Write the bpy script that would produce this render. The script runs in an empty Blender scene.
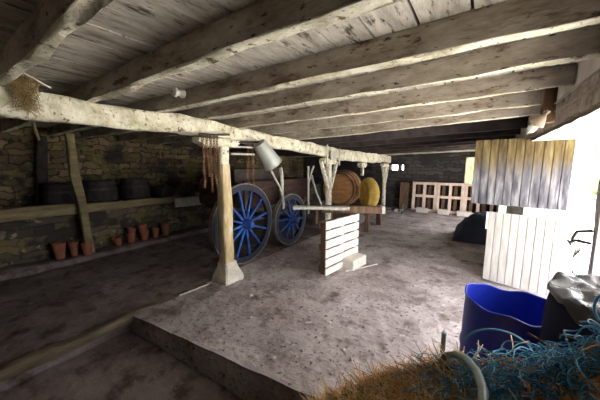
import bpy, bmesh, math, random
from mathutils import Vector, Matrix, noise
C = bpy.context.scene
COL = C.collection
PI = math.pi
R = math.radians
rnd = random.Random(7)

# ---------------------------------------------------------------- camera
cam_d = bpy.data.cameras.new('camera'); cam = bpy.data.objects.new('camera', cam_d); COL.objects.link(cam)
F_PX = 263.0
cam_d.sensor_fit = 'HORIZONTAL'; cam_d.sensor_width = 36.0; cam_d.lens = 36.0 * F_PX / 600.0
cam_d.clip_start = 0.03; cam_d.clip_end = 300
cam.location = (0, 0, 1.65)
cam.rotation_euler = (PI / 2 - math.atan(35 / F_PX), 0, R(34.4))
C.camera = cam

# ---------------------------------------------------------------- sky, sun, exposure
W = bpy.data.worlds.new('sky'); C.world = W; W.use_nodes = True
bg = W.node_tree.nodes['Background']
bg.inputs['Color'].default_value = (0.95, 0.96, 1.0, 1)
bg.inputs['Strength'].default_value = 7.0
sun_d = bpy.data.lights.new('sun', 'SUN'); sun = bpy.data.objects.new('sun', sun_d); COL.objects.link(sun)
sun_d.energy = 55.0; sun_d.angle = R(0.6); sun_d.color = (1.0, 0.95, 0.86)
sun.rotation_euler = Vector((0.10, -0.45, -0.89)).to_track_quat('-Z', 'Y').to_euler()
pd = bpy.data.lights.new('doorway_daylight', 'AREA'); po = bpy.data.objects.new('doorway_daylight', pd); COL.objects.link(po)
pd.shape = 'RECTANGLE'; pd.size = 2.1; pd.size_y = 3.5; pd.cycles.is_portal = True
po.location = (0.98, 2.75, 1.0); po.rotation_euler = (0, R(90), 0)
po2 = po.copy(); po2.data = pd.copy(); COL.objects.link(po2); po2.data.size_y = 2.4; po2.location = (0.98, 8.2, 1.0)
C.view_settings.view_transform = 'Standard'; C.view_settings.look = 'None'
C.view_settings.exposure = 0.30; C.view_settings.gamma = 1.0; C.view_settings.use_curve_mapping = False
C.cycles.diffuse_bounces = 4; C.cycles.max_bounces = 10

# ---------------------------------------------------------------- materials
def nz(v, s=1.0):
    return noise.noise(Vector(v) * s)

def newmat(name):
    m = bpy.data.materials.new(name); m.use_nodes = True
    return m, m.node_tree.nodes, m.node_tree.links, m.node_tree.nodes['Principled BSDF']

def ramp(N, stops):
    r = N.new('ShaderNodeValToRGB'); e = r.color_ramp.elements
    while len(e) > 1: e.remove(e[-1])
    e[0].position = stops[0][0]; e[0].color = (*stops[0][1], 1)
    for p, c in stops[1:]:
        x = e.new(p); x.color = (*c, 1)
    return r

def pmat(name, stops, scale=6, detail=8, stretch=(1, 1, 1), rough=0.85, bump=0.3, bscale=None, bdist=0.01, metal=0.0, spots=None, rghn=0.6):
    """noise-ramp colour, optional second layer of blotches (colour, scale, low, high), noise bump"""
    m, N, L, B = newmat(name)
    tc = N.new('ShaderNodeTexCoord'); mp = N.new('ShaderNodeMapping'); mp.inputs['Scale'].default_value = stretch
    L.new(tc.outputs['Object'], mp.inputs['Vector'])
    n = N.new('ShaderNodeTexNoise'); n.inputs['Scale'].default_value = scale; n.inputs['Detail'].default_value = detail
    n.inputs['Roughness'].default_value = rghn
    L.new(mp.outputs[0], n.inputs['Vector'])
    r = ramp(N, stops); L.new(n.outputs['Fac'], r.inputs['Fac'])
    out = r.outputs['Color']
    if spots:
        for (c, sc, lo, hi) in spots:
            n2 = N.new('ShaderNodeTexNoise'); n2.inputs['Scale'].default_value = sc; n2.inputs['Detail'].default_value = 6
            n2.inputs['Roughness'].default_value = 0.65
            L.new(mp.outputs[0], n2.inputs['Vector'])
            mr = N.new('ShaderNodeMapRange'); mr.inputs['From Min'].default_value = lo; mr.inputs['From Max'].default_value = hi
            L.new(n2.outputs['Fac'], mr.inputs['Value'])
            mx = N.new('ShaderNodeMix'); mx.data_type = 'RGBA'; L.new(mr.outputs[0], mx.inputs[0])
            L.new(out, mx.inputs[6]); mx.inputs[7].default_value = (*c, 1); out = mx.outputs[2]
    L.new(out, B.inputs['Base Color'])
    B.inputs['Roughness'].default_value = rough; B.inputs['Metallic'].default_value = metal
    if bump:
        nb = N.new('ShaderNodeTexNoise'); nb.inputs['Scale'].default_value = bscale or scale * 3; nb.inputs['Detail'].default_value = 8
        L.new(mp.outputs[0], nb.inputs['Vector'])
        b = N.new('ShaderNodeBump'); b.inputs['Strength'].default_value = bump; b.inputs['Distance'].default_value = bdist
        L.new(nb.outputs['Fac'], b.inputs['Height']); L.new(b.outputs[0], B.inputs['Normal'])
    return m

def stonemat(name, c_lo, c_hi, mortar, spots, scale=1.0, bump=0.9):
    """rubble masonry: distorted brick pattern, stones of uneven tone, raised faces; u runs along Y, v along Z (or X)"""
    m, N, L, B = newmat(name)
    tc = N.new('ShaderNodeTexCoord'); sp = N.new('ShaderNodeSeparateXYZ'); L.new(tc.outputs['Object'], sp.inputs[0])
    ad = N.new('ShaderNodeMath'); ad.operation = 'ADD'; L.new(sp.outputs['X'], ad.inputs[0]); L.new(sp.outputs['Y'], ad.inputs[1])
    cb = N.new('ShaderNodeCombineXYZ'); L.new(ad.outputs[0], cb.inputs['X']); L.new(sp.outputs['Z'], cb.inputs['Y'])
    dn = N.new('ShaderNodeTexNoise'); dn.inputs['Scale'].default_value = 4.0; dn.inputs['Detail'].default_value = 5
    L.new(cb.outputs[0], dn.inputs['Vector'])
    sub = N.new('ShaderNodeVectorMath'); sub.operation = 'MULTIPLY_ADD'
    L.new(dn.outputs['Color'], sub.inputs[0]); sub.inputs[1].default_value = (0.34, 0.26, 0); L.new(cb.outputs[0], sub.inputs[2])
    br = N.new('ShaderNodeTexBrick'); br.inputs['Scale'].default_value = scale
    br.inputs['Brick Width'].default_value = 0.30; br.inputs['Row Height'].default_value = 0.13
    br.inputs['Mortar Size'].default_value = 0.012; br.inputs['Mortar Smooth'].default_value = 0.5
    br.inputs['Color1'].default_value = (*c_lo, 1); br.inputs['Color2'].default_value = (*c_hi, 1); br.inputs['Mortar'].default_value = (*mortar, 1)
    br.inputs['Bias'].default_value = 0.0; br.offset_frequency = 2; br.squash_frequency = 3; br.squash = 1.5
    L.new(sub.outputs[0], br.inputs['Vector'])
    out = br.outputs['Color']
    for (c, sc, lo, hi) in spots:
        n2 = N.new('ShaderNodeTexNoise'); n2.inputs['Scale'].default_value = sc; n2.inputs['Detail'].default_value = 6
        L.new(tc.outputs['Object'], n2.inputs['Vector'])
        mr = N.new('ShaderNodeMapRange'); mr.inputs['From Min'].default_value = lo; mr.inputs['From Max'].default_value = hi
        L.new(n2.outputs['Fac'], mr.inputs['Value'])
        mx = N.new('ShaderNodeMix'); mx.data_type = 'RGBA'; mx.blend_type = 'MIX'; L.new(mr.outputs[0], mx.inputs[0])
        L.new(out, mx.inputs[6]); mx.inputs[7].default_value = (*c, 1); out = mx.outputs[2]
    L.new(out, B.inputs['Base Color']); B.inputs['Roughness'].default_value = 0.95
    nb = N.new('ShaderNodeTexNoise'); nb.inputs['Scale'].default_value = 14; nb.inputs['Detail'].default_value = 6
    L.new(tc.outputs['Object'], nb.inputs['Vector'])
    ma = N.new('ShaderNodeMath'); ma.operation = 'MULTIPLY_ADD'; L.new(br.outputs['Fac'], ma.inputs[0]); ma.inputs[1].default_value = -1.0; L.new(nb.outputs['Fac'], ma.inputs[2])
    b = N.new('ShaderNodeBump'); b.inputs['Strength'].default_value = bump; b.inputs['Distance'].default_value = 0.03
    L.new(ma.outputs[0], b.inputs['Height']); L.new(b.outputs[0], B.inputs['Normal'])
    return m

M = {}
# lime-washed timbers: chalky wash over brown wood, flaked off in patches
WASH = (0.80, 0.79, 0.70)
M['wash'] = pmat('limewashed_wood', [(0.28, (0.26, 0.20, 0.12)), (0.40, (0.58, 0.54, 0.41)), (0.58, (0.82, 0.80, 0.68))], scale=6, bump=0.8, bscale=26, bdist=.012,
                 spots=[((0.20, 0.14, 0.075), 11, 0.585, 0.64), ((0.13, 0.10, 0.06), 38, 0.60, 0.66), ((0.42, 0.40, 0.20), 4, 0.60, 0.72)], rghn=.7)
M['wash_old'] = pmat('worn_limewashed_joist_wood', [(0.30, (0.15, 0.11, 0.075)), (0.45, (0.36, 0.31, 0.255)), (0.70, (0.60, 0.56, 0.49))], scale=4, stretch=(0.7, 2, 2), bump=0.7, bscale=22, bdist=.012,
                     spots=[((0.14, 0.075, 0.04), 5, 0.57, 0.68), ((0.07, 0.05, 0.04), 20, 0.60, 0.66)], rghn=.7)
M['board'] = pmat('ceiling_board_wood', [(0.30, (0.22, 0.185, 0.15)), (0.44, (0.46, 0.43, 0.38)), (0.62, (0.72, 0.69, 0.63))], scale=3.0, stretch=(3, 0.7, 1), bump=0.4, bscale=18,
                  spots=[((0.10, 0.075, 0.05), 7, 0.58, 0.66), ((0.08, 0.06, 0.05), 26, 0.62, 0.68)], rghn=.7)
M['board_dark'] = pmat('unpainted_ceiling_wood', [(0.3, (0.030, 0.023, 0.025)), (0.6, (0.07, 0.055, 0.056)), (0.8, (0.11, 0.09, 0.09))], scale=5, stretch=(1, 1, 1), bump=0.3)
M['oldwood'] = pmat('old_brown_wood', [(0.3, (0.07, 0.038, 0.022)), (0.55, (0.15, 0.088, 0.05)), (0.75, (0.26, 0.18, 0.11))], scale=5, stretch=(3, 3, 0.6), bump=0.4)
M['railwood'] = pmat('mossy_rail_wood', [(0.3, (0.13, 0.10, 0.05)), (0.6, (0.27, 0.22, 0.12))], scale=6, stretch=(2, 0.5, 2), bump=0.4)
M['post'] = pmat('scraped_post_wood', [(0.3, (0.36, 0.25, 0.11)), (0.5, (0.58, 0.46, 0.26)), (0.72, (0.74, 0.68, 0.52))], scale=5, stretch=(3, 3, 0.7), bump=0.3,
                 spots=[((0.15, 0.09, 0.05), 8, 0.64, 0.72)])
M['redwood'] = pmat('dark_red_cart_wood', [(0.3, (0.024, 0.011, 0.008)), (0.7, (0.06, 0.028, 0.019))], scale=5, stretch=(1, 1, 3), bump=0.25)
M['darkwood'] = pmat('nearly_black_wood', [(0.3, (0.025, 0.02, 0.018)), (0.7, (0.07, 0.055, 0.045))], scale=6, bump=0.3)
M['palegrey'] = pmat('weathered_grey_wood', [(0.3, (0.36, 0.34, 0.30)), (0.7, (0.66, 0.63, 0.57))], scale=6, stretch=(3, 3, 3), bump=0.25)
M['pallet'] = pmat('pale_pallet_wood', [(0.3, (0.60, 0.54, 0.46)), (0.6, (0.82, 0.78, 0.72))], scale=5, stretch=(3, 1, 3), bump=0.2,
                   spots=[((0.36, 0.29, 0.22), 7, 0.66, 0.74)])
M['palletpink'] = pmat('pinkish_pallet_wood', [(0.3, (0.62, 0.44, 0.34)), (0.65, (0.86, 0.72, 0.62))], scale=5, stretch=(3, 1, 1), bump=0.2)
M['bluepaint'] = pmat('blue_wheel_paint', [(0.3, (0.008, 0.028, 0.13)), (0.55, (0.015, 0.08, 0.36)), (0.8, (0.05, 0.20, 0.62))], scale=8, rough=0.6, bump=0.2)
M['bluedark'] = pmat('worn_dark_blue_paint', [(0.3, (0.006, 0.008, 0.018)), (0.7, (0.008, 0.016, 0.045))], scale=8, rough=0.65, bump=0.2)
M['iron'] = pmat('tyre_iron', [(0.3, (0.16, 0.13, 0.11)), (0.7, (0.34, 0.30, 0.26))], scale=12, rough=0.55, metal=0.3, bump=0.2)
M['rust'] = pmat('rusty_chain_iron', [(0.3, (0.10, 0.045, 0.02)), (0.7, (0.30, 0.16, 0.08))], scale=20, rough=0.9, bump=0.3)
M['darkiron'] = pmat('dark_iron', [(0.3, (0.02, 0.02, 0.02)), (0.7, (0.08, 0.075, 0.07))], scale=15, rough=0.5, metal=0.5, bump=0.1)
M['galv'] = pmat('galvanised_sheet', [(0.3, (0.36, 0.39, 0.37)), (0.7, (0.52, 0.55, 0.53))], scale=5, rough=0.55, metal=0.25, bump=0.05)
M['terracotta'] = pmat('terracotta', [(0.3, (0.20, 0.07, 0.04)), (0.7, (0.36, 0.125, 0.065))], scale=9, bump=0.15)
M['barrelwood'] = pmat('dark_barrel_staves', [(0.3, (0.018, 0.014, 0.012)), (0.7, (0.05, 0.04, 0.034))], scale=7, stretch=(2, 2, .6), bump=0.3)
M['orange'] = pmat('orange_brown_cask_wood', [(0.3, (0.20, 0.09, 0.035)), (0.7, (0.44, 0.23, 0.09))], scale=5, stretch=(.7, 3, 3), bump=0.25)
M['yellow'] = pmat('yellow_cask_wood', [(0.3, (0.48, 0.29, 0.05)), (0.7, (0.80, 0.56, 0.14))], scale=5, stretch=(2, 2, .6), bump=0.2)
M['bluedrum'] = pmat('blue_drum_plastic', [(0.3, (0.008, 0.02, 0.30)), (0.7, (0.012, 0.035, 0.48))], scale=3, rough=0.42, bump=0.03)
B_ = M['bluedrum'].node_tree.nodes['Principled BSDF']; B_.inputs['Transmission Weight'].default_value = 0.0
B_.inputs['Subsurface Weight'].default_value = 0.15; B_.inputs['Subsurface Radius'].default_value = (0.01, 0.02, 0.06)
M['navy'] = pmat('navy_plastic', [(0.3, (0.004, 0.005, 0.02)), (0.7, (0.008, 0.012, 0.045))], scale=4, rough=0.7, bump=0.05)
M['navy'].node_tree.nodes['Principled BSDF'].inputs['Specular IOR Level'].default_value = 0.2
M['sheet'] = pmat('grey_plastic_sheet', [(0.3, (0.02, 0.022, 0.03)), (0.7, (0.09, 0.095, 0.11))], scale=4, rough=0.25, bump=0.1)
M['tarp'] = pmat('dark_blue_tarpaulin', [(0.3, (0.008, 0.012, 0.03)), (0.7, (0.02, 0.045, 0.12))], scale=3, rough=0.5, bump=0.1)
M['twine'] = pmat('blue_twine', [(0.3, (0.03, 0.17, 0.34)), (0.7, (0.08, 0.36, 0.55))], scale=6, rough=0.6, bump=0)
M['straw'] = pmat('straw', [(0.3, (0.40, 0.18, 0.05)), (0.5, (0.66, 0.36, 0.12)), (0.7, (0.85, 0.66, 0.36))], scale=9, rough=0.8, bump=0)
M['palestraw'] = pmat('pale_straw', [(0.3, (0.55, 0.42, 0.22)), (0.7, (0.88, 0.76, 0.50))], scale=9, rough=0.8, bump=0)
M['chaff'] = pmat('packed_straw', [(0.3, (0.20, 0.09, 0.03)), (0.7, (0.58, 0.30, 0.11))], scale=25, rough=0.95, bump=0.8, bscale=60)
M['nest'] = pmat('old_nest_straw', [(0.3, (0.16, 0.11, 0.04)), (0.7, (0.44, 0.33, 0.15))], scale=20, bump=0.3)
M['hose'] = pmat('dark_green_hose', [(0.3, (0.015, 0.03, 0.025)), (0.7, (0.04, 0.07, 0.06))], scale=8, rough=0.4, bump=0)
M['enamel'] = pmat('grey_green_tube_paint', [(0.3, (0.13, 0.17, 0.155)), (0.7, (0.24, 0.28, 0.265))], scale=8, rough=0.35, bump=0)
M['porcelain'] = pmat('white_porcelain', [(0.3, (0.75, 0.73, 0.68)), (0.7, (0.86, 0.84, 0.80))], scale=8, rough=0.3, bump=0)
M['cardb'] = pmat('beige_shade', [(0.3, (0.26, 0.19, 0.14)), (0.7, (0.38, 0.30, 0.22))], scale=8, bump=0.1)
M['cable'] = pmat('grey_cable', [(0.3, (0.30, 0.25, 0.22)), (0.7, (0.45, 0.40, 0.36))], scale=8, bump=0)
M['plinth'] = pmat('pale_plinth_stone', [(0.3, (0.45, 0.41, 0.34)), (0.7, (0.72, 0.67, 0.57))], scale=10, bump=0.5)
M['block'] = pmat('pale_concrete_block', [(0.3, (0.55, 0.51, 0.45)), (0.7, (0.72, 0.68, 0.62))], scale=12, bump=0.4)
M['plaster'] = pmat('whitewashed_plaster', [(0.3, (0.60, 0.57, 0.52)), (0.6, (0.84, 0.82, 0.78))], scale=4, bump=0.5)
M['door_up'] = pmat('ochre_stained_door_boards', [(0.35, (0.06, 0.038, 0.015)), (0.5, (0.13, 0.09, 0.032)), (0.7, (0.22, 0.18, 0.085))], scale=4, stretch=(6, 6, .8), bump=0.25)
# ochre lichen on the upper boards, bare blue-grey weathered wood below
D_ = M['door_up'].node_tree; N_ = D_.nodes; L_ = D_.links; B_ = N_['Principled BSDF']
src = B_.inputs['Base Color'].links[0].from_socket
t_ = N_.new('ShaderNodeTexCoord'); x_ = N_.new('ShaderNodeSeparateXYZ'); L_.new(t_.outputs['Object'], x_.inputs[0])
n_ = N_.new('ShaderNodeTexNoise'); n_.inputs['Scale'].default_value = 5; n_.inputs['Detail'].default_value = 6
mp_ = N_.new('ShaderNodeMapping'); mp_.inputs['Scale'].default_value = (5, 5, .8); L_.new(t_.outputs['Object'], mp_.inputs[0]); L_.new(mp_.outputs[0], n_.inputs['Vector'])
a_ = N_.new('ShaderNodeMath'); a_.operation = 'MULTIPLY_ADD'; L_.new(n_.outputs['Fac'], a_.inputs[0]); a_.inputs[1].default_value = .55; L_.new(x_.outputs['Z'], a_.inputs[2])
r_ = N_.new('ShaderNodeMapRange'); r_.inputs['From Min'].default_value = .66; r_.inputs['From Max'].default_value = .92; L_.new(a_.outputs[0], r_.inputs['Value'])
k_ = N_.new('ShaderNodeMix'); k_.data_type = 'RGBA'; L_.new(r_.outputs[0], k_.inputs[0]); L_.new(src, k_.inputs[7])
g_ = ramp(N_, [(0.35, (0.055, 0.053, 0.065)), (0.5, (0.13, 0.128, 0.15)), (0.66, (0.28, 0.27, 0.29))]); L_.new(n_.outputs['Fac'], g_.inputs['Fac']); L_.new(g_.outputs['Color'], k_.inputs[6])
L_.new(k_.outputs[2], B_.inputs['Base Color'])
M['door_lo'] = pmat('bleached_door_boards', [(0.3, (0.38, 0.36, 0.34)), (0.7, (0.62, 0.60, 0.58))], scale=4, stretch=(6, 6, .8), bump=0.25)
M['ground'] = pmat('pale_yard_gravel', [(0.3, (0.42, 0.40, 0.36)), (0.7, (0.62, 0.60, 0.55))], scale=6, bump=0.3)
M['leaf'] = pmat('hedge_leaves', [(0.3, (0.10, 0.16, 0.06)), (0.7, (0.28, 0.38, 0.18))], scale=9, bump=0.8, bdist=0.05)
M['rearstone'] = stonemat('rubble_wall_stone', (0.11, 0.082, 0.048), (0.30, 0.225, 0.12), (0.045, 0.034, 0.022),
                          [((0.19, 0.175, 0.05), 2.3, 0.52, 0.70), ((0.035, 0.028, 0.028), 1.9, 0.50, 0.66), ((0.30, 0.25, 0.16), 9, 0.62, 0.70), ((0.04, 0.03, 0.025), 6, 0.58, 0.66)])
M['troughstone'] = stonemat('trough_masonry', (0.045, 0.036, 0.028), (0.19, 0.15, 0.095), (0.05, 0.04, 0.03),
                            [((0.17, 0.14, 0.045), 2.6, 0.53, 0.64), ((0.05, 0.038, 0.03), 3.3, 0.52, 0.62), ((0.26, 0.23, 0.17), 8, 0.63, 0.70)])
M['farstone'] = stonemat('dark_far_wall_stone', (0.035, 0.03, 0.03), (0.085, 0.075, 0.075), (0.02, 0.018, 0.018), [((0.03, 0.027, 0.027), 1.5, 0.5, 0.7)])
# worn concrete floor
def floor_mat(name, stops, spots):
    m = pmat(name, stops, scale=1.3, detail=10, rough=0.85, bump=0.7, bscale=11, bdist=0.035, spots=spots, rghn=0.7)
    return m
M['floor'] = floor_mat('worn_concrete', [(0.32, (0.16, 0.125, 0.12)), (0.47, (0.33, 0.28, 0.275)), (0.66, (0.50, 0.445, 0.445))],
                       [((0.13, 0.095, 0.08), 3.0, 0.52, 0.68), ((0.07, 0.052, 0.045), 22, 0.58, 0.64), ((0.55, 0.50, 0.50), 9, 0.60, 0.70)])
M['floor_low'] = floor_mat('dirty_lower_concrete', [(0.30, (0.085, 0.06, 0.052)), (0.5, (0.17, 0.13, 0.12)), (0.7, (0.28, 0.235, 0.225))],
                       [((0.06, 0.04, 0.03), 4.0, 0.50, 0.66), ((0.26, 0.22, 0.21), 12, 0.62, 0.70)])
M['sill'] = pmat('mossy_timber_kerb', [(0.3, (0.06, 0.045, 0.03)), (0.65, (0.155, 0.12, 0.07))], scale=6, stretch=(3, .6, 3), bump=0.5)

# ---------------------------------------------------------------- mesh helpers
def frame_of(d, up=Vector((0, 0, 1))):
    d = d.normalized()
    if abs(d.dot(up)) > 0.98: up = Vector((0, 1, 0))
    s = d.cross(up).normalized(); u = s.cross(d).normalized()
    return s, u

class MB:
    def __init__(self): self.bm = bmesh.new()
    def box(self, c, s, rot=None, bevel=0.0):
        g = bmesh.ops.create_cube(self.bm, size=1.0); vs = g['verts']
        m = Matrix.Diagonal((*s, 1)); r = (rot.to_4x4() if rot else Matrix.Identity(4))
        bmesh.ops.transform(self.bm, matrix=Matrix.Translation(c) @ r @ m, verts=vs)
        if bevel:
            es = list({e for v in vs for e in v.link_edges})
            bmesh.ops.bevel(self.bm, geom=es, offset=bevel, segments=1, affect='EDGES', clamp_overlap=True)
        return self
    def rings(self, rings, close=True, cap=True):
        vr = [[self.bm.verts.new(p) for p in r] for r in rings]
        n = len(vr[0])
        for a, b in zip(vr, vr[1:]):
            for i in range(n if close else n - 1):
                j = (i + 1) % n
                self.bm.faces.new((a[i], a[j], b[j], b[i]))
        if cap and close:
            self.bm.faces.new(list(reversed(vr[0]))); self.bm.faces.new(vr[-1])
        return self
    def timber(self, pts, w, h, seed=0, wob=0.01, rnd_c=0.35, step=0.12, n=16, taper=1.0):
        """hewn beam through pts (Vectors at the section centre); w across, h high; or lists of w, h per pt"""
        pts = [Vector(p) for p in pts]
        ws = w if isinstance(w, (list, tuple)) else [w] * len(pts)
        hs = h if isinstance(h, (list, tuple)) else [h] * len(pts)
        P = []
        for k in range(len(pts) - 1):
            seg = max(1, int((pts[k + 1] - pts[k]).length / step))
            for i in range(seg):
                t = i / seg; P.append((pts[k].lerp(pts[k + 1], t), ws[k] * (1 - t) + ws[k + 1] * t, hs[k] * (1 - t) + hs[k + 1] * t))
        P.append((pts[-1], ws[-1], hs[-1]))
        rings = []
        for i, (p, ww, hh) in enumerate(P):
            d = (P[min(i + 1, len(P) - 1)][0] - P[max(i - 1, 0)][0])
            s, u = frame_of(d)
            off = Vector((nz((i * .31, seed * 3.1, 1.7)), nz((i * .29, seed * 5.3, 7.7)), 0)) * wob
            ring = []
            for k in range(n):
                a = 2 * PI * k / n + PI / n
                ca, sa = math.cos(a), math.sin(a)
                e = rnd_c
                x = math.copysign(abs(ca) ** e, ca) * ww / 2; y = math.copysign(abs(sa) ** e, sa) * hh / 2
                q = 1 + 0.9 * wob / max(0.04, min(ww, hh)) * 2 * nz((i * .35 + seed, math.cos(a) * 1.2, math.sin(a) * 1.2 + seed * 2.3))
                ring.append(p + s * (x * q + off.x) + u * (y * q + off.y))
            rings.append(ring)
        return self.rings(rings)
    def tube(self, pts, r, n=8, cap=True):
        pts = [Vector(p) for p in pts]
        rs = r if isinstance(r, (list, tuple)) else [r] * len(pts)
        rings = []; s = u = None
        for i, p in enumerate(pts):
            d = (pts[min(i + 1, len(pts) - 1)] - pts[max(i - 1, 0)])
            if d.length < 1e-7: d = Vector((0, 0, 1))
            d.normalize()
            if s is None: s, u = frame_of(d)
            else:
                s = (s - d * s.dot(d))
                if s.length < 1e-5: s, u = frame_of(d)
                s.normalize(); u = s.cross(d).normalized()
            rings.append([p + (s * math.cos(2 * PI * k / n) + u * math.sin(2 * PI * k / n)) * rs[i] for k in range(n)])
        return self.rings(rings, cap=cap)
    def lathe(self, prof, n=32, mat=Matrix.Identity(4), cap=False, wob=None):
        """prof: list of (r, z)"""
        rings = []
        for j, (r, z) in enumerate(prof):
            rings.append([mat @ Vector((r * math.cos(2 * PI * k / n), r * math.sin(2 * PI * k / n), z)) for k in range(n)])
        return self.rings(rings, cap=cap)
    def torus(self, Rr, r, mat=Matrix.Identity(4), n=36, m=6, sz=1.0):
        vs = []
        for i in range(n):
            a = 2 * PI * i / n
            vs.append([self.bm.verts.new(mat @ Vector(((Rr + r * math.cos(2 * PI * j / m)) * math.cos(a), (Rr + r * math.cos(2 * PI * j / m)) * math.sin(a), r * sz * math.sin(2 * PI * j / m)))) for j in range(m)])
        for i in range(n):
            for j in range(m):
                self.bm.faces.new((vs[i][j], vs[(i + 1) % n][j], vs[(i + 1) % n][(j + 1) % m], vs[i][(j + 1) % m]))
        return self
    def build(self, name, mat, parent=None, loc=None, smooth=False, mats=None):
        bmesh.ops.recalc_face_normals(self.bm, faces=self.bm.faces)
        if loc is not None:
            bmesh.ops.translate(self.bm, vec=-Vector(loc), verts=self.bm.verts)
        me = bpy.data.meshes.new(name)
        if smooth:
            for f in self.bm.faces: f.smooth = True
        self.bm.to_mesh(me); self.bm.free()
        me.materials.append(M[mat] if isinstance(mat, str) else mat)
        for x in (mats or []): me.materials.append(M[x])
        if smooth:
            try: me.set_sharp_from_angle(angle=R(48))
            except Exception: pass
        o = bpy.data.objects.new(name, me); COL.objects.link(o)
        if parent is not None: o.parent = parent
        if loc is not None: o.location = loc
        return o

def tag(o, label=None, cat=None, group=None, kind=None):
    if label: o['label'] = label
    if cat: o['category'] = cat
    if group: o['group'] = group
    if kind: o['kind'] = kind
    return o
def thing(name, label, cat, loc=(0, 0, 0), rz=0, group=None, rot=None):
    o = bpy.data.objects.new(name, None); COL.objects.link(o); o.empty_display_size = .1
    o.location = loc; o.rotation_euler = rot or (0, 0, rz)
    return tag(o, label, cat, group)
def copy_tree(o, parent=None):
    c = o.copy(); COL.objects.link(c); c.parent = parent
    for ch in [x for x in bpy.data.objects if x.parent == o]: copy_tree(ch, c)
    return c
def struct(name, mb, mat, **k):
    o = mb.build(name, mat, **k); o['kind'] = 'structure'; return o
def rot_to(d):
    return Vector(d).to_track_quat('Z', 'Y').to_matrix().to_4x4()
def lerp_tab(t, x):
    if x <= t[0][0]: return t[0][1]
    for (a, va), (b, vb) in zip(t, t[1:]):
        if x <= b: return va + (vb - va) * (x - a) / (b - a)
    return t[-1][1]

# ---------------------------------------------------------------- heights of the sagging beam and loft
BEAM_TOP = [(-1.6, 2.22), (2.1, 2.22), (4.2, 2.12), (5.9, 2.06), (8.0, 2.02), (10.5, 2.0)]
BEAM_BOT = [(-1.6, 1.99), (2.1, 2.01), (4.2, 1.91), (5.9, 1.79), (8.0, 1.72), (10.5, 1.73)]
R_SOFF = [(-1.6, 2.21), (3.0, 2.21), (10.5, 2.08)]
BX = -2.97
def soffit(x, y):
    l = lerp_tab(BEAM_TOP, y) - 0.004; r = lerp_tab(R_SOFF, y)
    t = min(1, max(0, (x - BX) / (0.5 - BX)))
    return l + (r - l) * t

# ---------------------------------------------------------------- floor
def grid(x0, x1, y0, y1, nx, ny, fz, holes=None):
    b = MB(); V = [[b.bm.verts.new((x0 + (x1 - x0) * i / nx, y0 + (y1 - y0) * j / ny, 0)) for j in range(ny + 1)] for i in range(nx + 1)]
    for r_ in V:
        for v in r_: v.co.z = fz(v.co.x, v.co.y)
    for i in range(nx):
        for j in range(ny):
            b.bm.faces.new((V[i][j], V[i + 1][j], V[i + 1][j + 1], V[i][j + 1]))
    return b, V
def rough(x, y, a=1.0):
    return a * (0.004 * nz((x * 27, y * 27, 2)) + 0.018 * nz((x * .9, y * .9, 0)) + 0.010 * nz((x * 3, y * 3, 4)) + 0.005 * nz((x * 11, y * 11, 9)))
def step_y(x): return 1.18 + (x + 3.1) * 0.115 + 0.02 * nz((x * 2.5, 0, 3))
# raised standing, its front edge is the step
b = MB(); nx, ny = 90, 150; V = []
for i in range(nx + 1):
    x = -3.1 + 4.1 * i / nx; ys = step_y(x); row = []
    row.append(b.bm.verts.new((x, ys + .02, -0.55)))
    row.append(b.bm.verts.new((x, ys + 0.012 * nz((x * 6, 1, 1)), -0.06)))
    for j in range(ny + 1):
        t = (j / ny) ** 1.5; y = ys + (10.5 - ys) * t
        z = rough(x, y) - (0.03 if j == 0 else 0) + (0.0 if j else 0)
        row.append(b.bm.verts.new((x, y + (0.012 if j == 0 else 0), z)))
    V.append(row)
for i in range(nx):
    for j in range(len(V[0]) - 1): b.bm.faces.new((V[i][j], V[i + 1][j], V[i + 1][j + 1], V[i][j + 1]))
b.box((-1.05, 5.9, -0.35), (4.0, 9.0, 0.3))
struct('floor', b, 'floor', smooth=True)
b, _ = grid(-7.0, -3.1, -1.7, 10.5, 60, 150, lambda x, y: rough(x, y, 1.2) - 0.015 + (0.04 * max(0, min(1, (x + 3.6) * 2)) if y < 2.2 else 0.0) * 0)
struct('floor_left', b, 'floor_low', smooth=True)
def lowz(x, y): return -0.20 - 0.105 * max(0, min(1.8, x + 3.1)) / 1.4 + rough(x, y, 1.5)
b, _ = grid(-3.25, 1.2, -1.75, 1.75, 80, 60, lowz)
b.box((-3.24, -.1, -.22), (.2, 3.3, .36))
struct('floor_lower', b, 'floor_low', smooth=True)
# timber kerb along the left bay
b = MB(); b.timber([(-3.13, -1.6, -0.05), (-3.12, 0.3, -0.045), (-3.10, 1.2, -0.04), (-3.07, 2.16, -0.03)], [.10, .10, .09, .07], [.11, .11, .09, .07], seed=4, wob=.02)
tag(b.build('timber_kerb', 'sill', smooth=True), 'long mossy timber kerb edging the floor of the left bay', 'kerb')
# rough stone footing in front of the trough
b = MB(); b.timber([(-5.85, -1.5, 0.0), (-5.83, 2, 0.0), (-5.8, 5.5, 0.0), (-5.8, 10.3, 0)], .5, .17, seed=9, wob=.035, step=.1, rnd_c=.4)
struct('trim_1', b, 'floor_low', smooth=True)

# ---------------------------------------------------------------- walls
def wallbox(name, boxes, mat):
    b = MB()
    for (x0, x1, y0, y1, z0, z1) in boxes: b.box(((x0 + x1) / 2, (y0 + y1) / 2, (z0 + z1) / 2), (x1 - x0, y1 - y0, z1 - z0))
    return struct(name, b, mat)
wallbox('wall_left', [(-7.5, -7.0, -2.1, 10.9, -.5, 3.0)], 'rearstone')
wallbox('wall_back', [(-7.0, 0.5, -2.1, -1.7, -.5, 3.0)], 'rearstone')
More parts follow.
